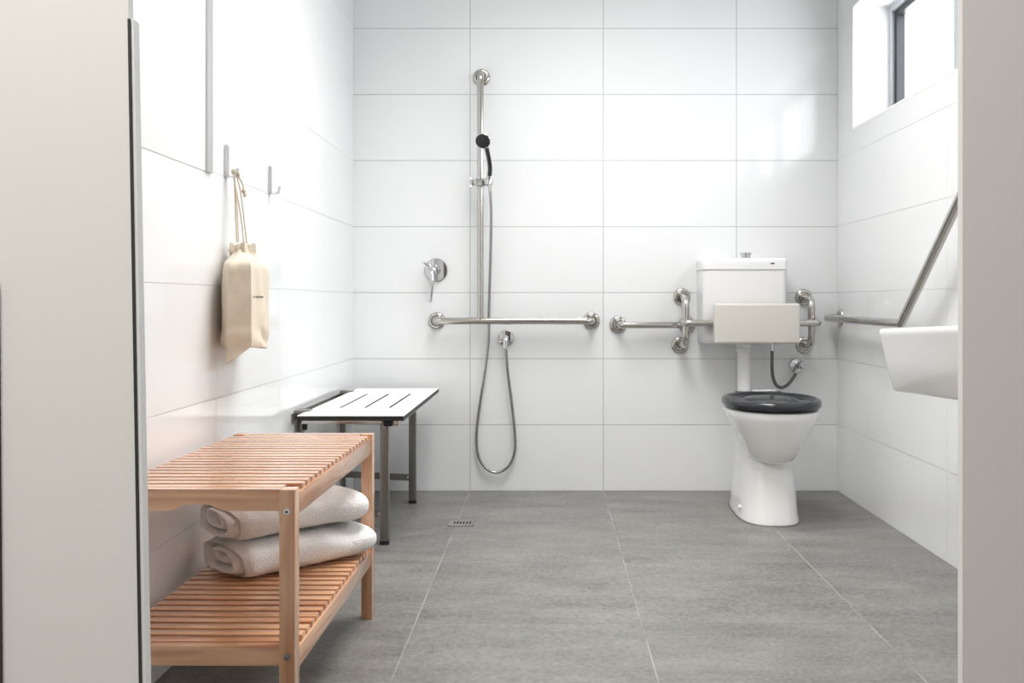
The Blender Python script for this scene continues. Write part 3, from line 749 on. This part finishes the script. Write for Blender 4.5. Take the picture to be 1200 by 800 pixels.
# seat ring and lid
def seat_out(d, z, e=2.2): return sup(0.184+d, 3.520-d, 3.985+d, z, CX, 3.765, e=e, n=56)
bm = B(); loft(bm, [seat_out(-0.014, 0.4462), seat_out(-0.010, 0.4465), seat_out(-0.008, 0.449), seat_out(-0.010, 0.4525), seat_out(-0.03, 0.453)])
part('seat_ring', bm, M['seatblk'], toi)
def lid(f, z):
    """outline shrunk by f about the lid centre"""
    return [Vector((CX+(v.x-CX)*f, 3.755+(v.y-3.755)*f, z)) for v in seat_out(0.003, z)]
bm = B()
loft(bm, [lid(0.93, 0.4535), lid(0.975, 0.454), lid(0.993, 0.4575), lid(1.0, 0.464), lid(1.0, 0.471), lid(0.99, 0.478), lid(0.968, 0.4832), lid(0.935, 0.4856), lid(0.90, 0.4850), lid(0.865, 0.4815), lid(0.83, 0.4765), lid(0.79, 0.4745), lid(0.70, 0.4745), lid(0.62, 0.475), lid(0.57, 0.477), lid(0.52, 0.4808), lid(0.46, 0.4838), lid(0.38, 0.4855), lid(0.25, 0.4865), lid(0.10, 0.487)])
part('lid', bm, M['seatblk'], toi)
bm = B(); bm_box(bm, (CX-0.095, 3.955, 0.445), (CX+0.095, 4.005, 0.487), 0.006, 3); part('hinge', bm, M['seatblk'], toi)
bm = B(); bm_box(bm, (CX-0.02, 4.005, 0.445), (CX+0.08, 4.02, 0.4895), 0.003); part('hinge_backing', bm, M['plastic'], toi)

# ------------------------------------------------------------------ cistern
YC = 4.17
c0, c1 = P(823, 302, YC), P(924, 403.5, YC)
cis = thing('cistern', 'white plastic toilet cistern on the tiled wall behind the backrest pad', 'cistern', ((c0.x+c1.x)/2, YB, c1.z))
bm = B(); zl = EYE-(316-VY)*YC/F
def tank(z, ins, dy): return [Vector(v) for v in ((c0.x+ins, YC+dy, z), (c1.x-ins, YC+dy, z), (c1.x-ins, YB-0.001, z), (c0.x+ins, YB-0.001, z))]
def rrect(x0, x1, y0, y1, z, r, n=6):
    out = []
    for cx, cy, a0 in ((x1-r, y0+r, -PI/2), (x1-0.003, y1-0.003, 0), (x0+0.003, y1-0.003, PI/2), (x0+r, y0+r, PI)):
        rr2 = r if cy < (y0+y1)/2 else 0.003
        for k in range(n+1):
            a = a0 + k/n*PI/2; out.append(Vector((cx+rr2*math.cos(a), cy+rr2*math.sin(a), z)))
    return out
def TR(z, i, d, r=0.022): return rrect(c0.x+i, c1.x-i, YC+d, YB-0.001, z, r)
loft(bm, [TR(c1.z, 0.020, 0.030), TR(c1.z+0.004, 0.012, 0.018), TR(c1.z+0.016, 0.006, 0.010), TR(c1.z+0.05, 0.004, 0.006), TR(zl-0.004, 0.003, 0.003), TR(zl, 0.003, 0.003)])
part('tank', bm, M['plastic'], cis)
bm = B(); loft(bm, [TR(zl, 0.0045, 0.005), TR(zl+0.002, 0.0, -0.001), TR(zl+0.03, 0.0, -0.001), TR(c0.z-0.008, 0.001, 0.001), TR(c0.z-0.002, 0.004, 0.005), TR(c0.z, 0.012, 0.013)]); ld = part('lid', bm, M['plastic'], cis)
lm = P(905.5, 308.5, YC-0.0015)
bm = B(); lathe(bm, [(0, 0.0016), (0.008, 0.0016), (0.0085, 0.0)], (0, 0, 0), (0, -1, 0), 20)
for v in bm.verts: v.co = Vector((lm.x+v.co.x*1.15, YC-0.001+v.co.y, lm.z+v.co.z*0.42))
part('badge', bm, M['grey_print'], ld, label='small dark oval badge')
bx_ = (874-VX)*4.26/F
bm = B(); lathe(bm, [(0.024, 0.0), (0.024, 0.006), (0.020, 0.007), (0.020, 0.018), (0.027, 0.020), (0.027, 0.026), (0.024, 0.028), (0, 0.028)], (bx_, 4.26, c0.z-0.001), (0, 0, 1), 28); part('flush_button', bm, M['chrome'], cis)
fx = (871.5-VX)*4.25/F
bm = B(); tube(bm, smooth_path([(fx, 4.25, c1.z+0.004), (fx, 4.25, 0.56), (fx, 4.245, 0.48), (fx, 4.225, 0.425), (fx, 4.17, 0.40), (fx, 4.10, 0.395)], 6), 0.0300, 24); part('flush_pipe', bm, M['plastic'], cis)
bm = B(); lathe(bm, [(0.033, 0), (0.033, 0.02), (0.031, 0.022)], (fx, 4.25, c1.z-0.018), (0, 0, 1), 24); part('pipe_nut', bm, M['trimgrey'], cis)
bm = B(); lathe(bm, [(0.031, 0), (0.0345, 0.001), (0.0345, 0.014), (0.031, 0.015)], (fx, 4.25, c1.z-0.036), (0, 0, 1), 24); part('pipe_collar', bm, M['plastic'], cis)

# inlet valve and flexible hose
vc = P(933, 428, YB)
iv = thing('stop_valve', 'chrome stop valve with grey braided hose looping up to the cistern', 'valve', vc)
bm = B(); lathe(bm, [(0.033, 0), (0.033, 0.005), (0.030, 0.010), (0.012, 0.013)], vc, (0, -1, 0), 28); part('cover_plate', bm, M['chrome'], iv)
bm = B(); lathe(bm, [(0.012, 0.0), (0.012, 0.035), (0.010, 0.038)], vc, (0, -1, 0), 18); part('valve_body', bm, M['chrome'], iv)
bm = B(); lathe(bm, [(0, 0.0), (0.017, 0.0), (0.020, 0.004), (0.020, 0.018), (0.016, 0.024), (0, 0.025)], vc+Vector((0.012, -0.03, 0.004)), (0.35, -0.93, 0.1), 10); part('valve_knob', bm, M['chrome'], iv)
ch = Vector(((905.0-VX)*4.26/F, 4.26, c1.z))
vp = vc+Vector((-0.008, -0.030, -0.024))
bm = B(); tube(bm, smooth_path([ch+Vector((0, 0, -0.02)), P(904.7, 425, 4.27), P(905.5, 440, 4.28), P(909, 450, 4.285), P(915, 454, 4.29), P(922, 451.5, 4.295), P(928, 445, 4.30), vp+Vector((-0.003, -0.002, -0.012))], 8), 0.0075, 12); part('flexible_hose', bm, M['braid'], iv)
bm = B(); tube(bm, [vp+Vector((0.006, 0.01, 0.02)), vp+Vector((-0.003, -0.001, -0.014))], 0.009, 12); part('hose_nut', bm, M['chrome'], iv)
bm = B(); tube(bm, [ch+Vector((0, 0, -0.001)), ch+Vector((0, 0, -0.032))], 0.0095, 8); part('hose_nut', bm, M['chrome'], iv)

# ------------------------------------------------------------------ washbasin
bs = thing('washbasin', 'white ceramic washbasin fixed to the right tiled wall', 'washbasin', (XR, 2.2, 0.72))
bm = B()
bX, bY0, bY1 = 0.843, 1.86, 2.465
def rr4(x0, x1, y0, y1, z, r, n=8):
    out = []
    for cx, cy, a0 in ((x1-0.004, y0+0.004, -PI/2), (x1-0.004, y1-0.004, 0), (x0+r, y1-r, PI/2), (x0+r, y0+r, PI)):
        q = r if cx < (x0+x1)/2 else 0.004
        for k in range(n+1):
            a = a0+k/n*PI/2; out.append(Vector((cx+q*math.cos(a), cy+q*math.sin(a), z+(bY1-(cy+q*math.sin(a)))*0.042)))
    return out
zt0 = 0.789
loft(bm, [rr4(bX+0.06, XR-0.001, bY0+0.07, bY1-0.03, 0.627, 0.03), rr4(bX+0.036, XR-0.001, bY0+0.042, bY1-0.014, 0.630, 0.03), rr4(bX+0.030, XR-0.001, bY0+0.036, bY1-0.011, 0.637, 0.03), rr4(bX+0.014, XR-0.001, bY0+0.018, bY1-0.006, 0.71, 0.028),
          rr4(bX+0.002, XR-0.001, bY0+0.002, bY1-0.001, zt0-0.018, 0.026), rr4(bX, XR-0.001, bY0, bY1, zt0-0.010, 0.026), rr4(bX+0.002, XR-0.001, bY0+0.002, bY1-0.002, zt0-0.003, 0.026), rr4(bX+0.008, XR-0.001, bY0+0.008, bY1-0.008, zt0, 0.024),
          rr4(bX+0.022, XR-0.09, bY0+0.03, bY1-0.03, zt0, 0.05), rr4(bX+0.034, XR-0.10, bY0+0.04, bY1-0.04, zt0-0.012, 0.05), rr4(bX+0.07, XR-0.14, bY0+0.08, bY1-0.08, zt0-0.10, 0.06), rr4(bX+0.15, XR-0.2, bY0+0.2, bY1-0.2, zt0-0.118, 0.03)])
part('basin_bowl', bm, M['ceramic'], bs)
bm = B(); lathe(bm, [(0, 0.004), (0.018, 0.004), (0.022, 0.0)], (1.08, 2.16, zt0-0.118+0.013), (0, 0, 1), 20); part('waste', bm, M['chrome'], bs)

# ------------------------------------------------------------------ floor drain
dc = Vector((-0.337, 3.712, 0)); hd = 0.047
dr = thing('floor_drain', 'small square steel drain grate set in the grey floor tiles', 'drain', dc)
bm = B()
def ringq(o, i, z):
    for a, b_, c_, d_ in (((-o, -o), (o, -o), (i, -i), (-i, -i)), ((o, -o), (o, o), (i, i), (i, -i)), ((o, o), (-o, o), (-i, i), (i, i)), ((-o, o), (-o, -o), (-i, -i), (-i, i))):
        bm.faces.new([bm.verts.new((dc.x+p[0], dc.y+p[1], z)) for p in (a, b_, c_, d_)])
bm_box(bm, (dc.x-hd-0.004, dc.y-hd-0.004, 0.0), (dc.x+hd+0.004, dc.y-hd+0.004, 0.003)); bm_box(bm, (dc.x-hd-0.004, dc.y+hd-0.004, 0.0), (dc.x+hd+0.004, dc.y+hd+0.004, 0.003))
bm_box(bm, (dc.x-hd-0.004, dc.y-hd, 0.0), (dc.x-hd+0.004, dc.y+hd, 0.003)); bm_box(bm, (dc.x+hd-0.004, dc.y-hd, 0.0), (dc.x+hd+0.004, dc.y+hd, 0.003))
part('drain_frame', bm, M['steel'], dr, False)
bm = B(); bm_box(bm, (dc.x-hd+0.004, dc.y-hd+0.004, 0.0), (dc.x+hd-0.004, dc.y+hd-0.004, 0.0008)); part('drain_well', bm, M['black'], dr, False)
bm = B(); xs = [-0.042, -0.0355, -0.0285, -0.0225, -0.0155, -0.0095, -0.0035, 0.0035, 0.0095, 0.0155, 0.0225, 0.0285, 0.0355, 0.042]
xs = [-0.043, -0.0315, -0.0245, -0.0195, -0.0125, -0.0075, 0.0-0.0005, 0.0045, 0.0115, 0.0165, 0.0235, 0.0285, 0.0345, 0.043]
for i in range(0, 14, 2): bm_box(bm, (dc.x+xs[i], dc.y-hd+0.004, 0.0008), (dc.x+xs[i+1], dc.y+hd-0.004, 0.0026))
bm_box(bm, (dc.x-0.043, dc.y-0.043, 0.0008), (dc.x+0.043, dc.y-0.022, 0.0027)); bm_box(bm, (dc.x-0.043, dc.y+0.022, 0.0008), (dc.x+0.043, dc.y+0.043, 0.0027))
part('grate', bm, M['steel'], dr, False)

# ------------------------------------------------------------------ light
def area(name, loc, rot, sx, sy, power, col=(1, 1, 1)):
    l = bpy.data.lights.new(name, 'AREA'); l.shape = 'RECTANGLE'; l.size = sx; l.size_y = sy; l.energy = power; l.color = col
    o = bpy.data.objects.new(name, l); C.objects.link(o); o.location = loc; o.rotation_euler = rot; return o
lamp = area('bathroom_ceiling_lamp', (0.15, 2.85, ZC-0.02), (0, 0, 0), 1.0, 1.6, 30, (1.0, 0.985, 0.96)); lamp.data.spread = math.radians(124)
area('hall_ceiling_lamp', (-0.72, -0.3, ZC-0.02), (0, 0, 0), 0.5, 0.8, 52, (1.0, 0.975, 0.945))
p = area('window_daylight_portal', (XR+RT+0.06, (WY0+WY1)/2, (WZ0+WZ1)/2), (0, PI/2, 0), WZ1-WZ0, WY1-WY0, 1)
p.data.cycles.is_portal = True
w = bpy.data.worlds.new('overcast_sky'); bpy.context.scene.world = w; w.use_nodes = True
bg = w.node_tree.nodes['Background']; bg.inputs[0].default_value = (0.93, 0.97, 1.0, 1); bg.inputs[1].default_value = 6.0

# ------------------------------------------------------------------ camera and view
cam = bpy.data.cameras.new('camera'); co = bpy.data.objects.new('camera', cam); C.objects.link(co)
co.location = (0, 0, EYE); co.rotation_euler = (PI/2, 0, 0)
cam.sensor_width = 36; cam.lens = F/1200*36
cam.shift_x = -(VX-600)/1200; cam.shift_y = -(400-VY)/1200
cam.clip_start = 0.05
sc = bpy.context.scene; sc.camera = co
sc.view_settings.view_transform = 'Standard'; sc.view_settings.look = 'None'
sc.view_settings.gamma = 1; sc.view_settings.use_curve_mapping = False; sc.view_settings.exposure = 0.55
sc.cycles.max_bounces = 10; sc.cycles.diffuse_bounces = 6; sc.cycles.use_denoising = True
sc.cycles.caustics_reflective = False; sc.cycles.caustics_refractive = False; sc.cycles.sample_clamp_indirect = 6
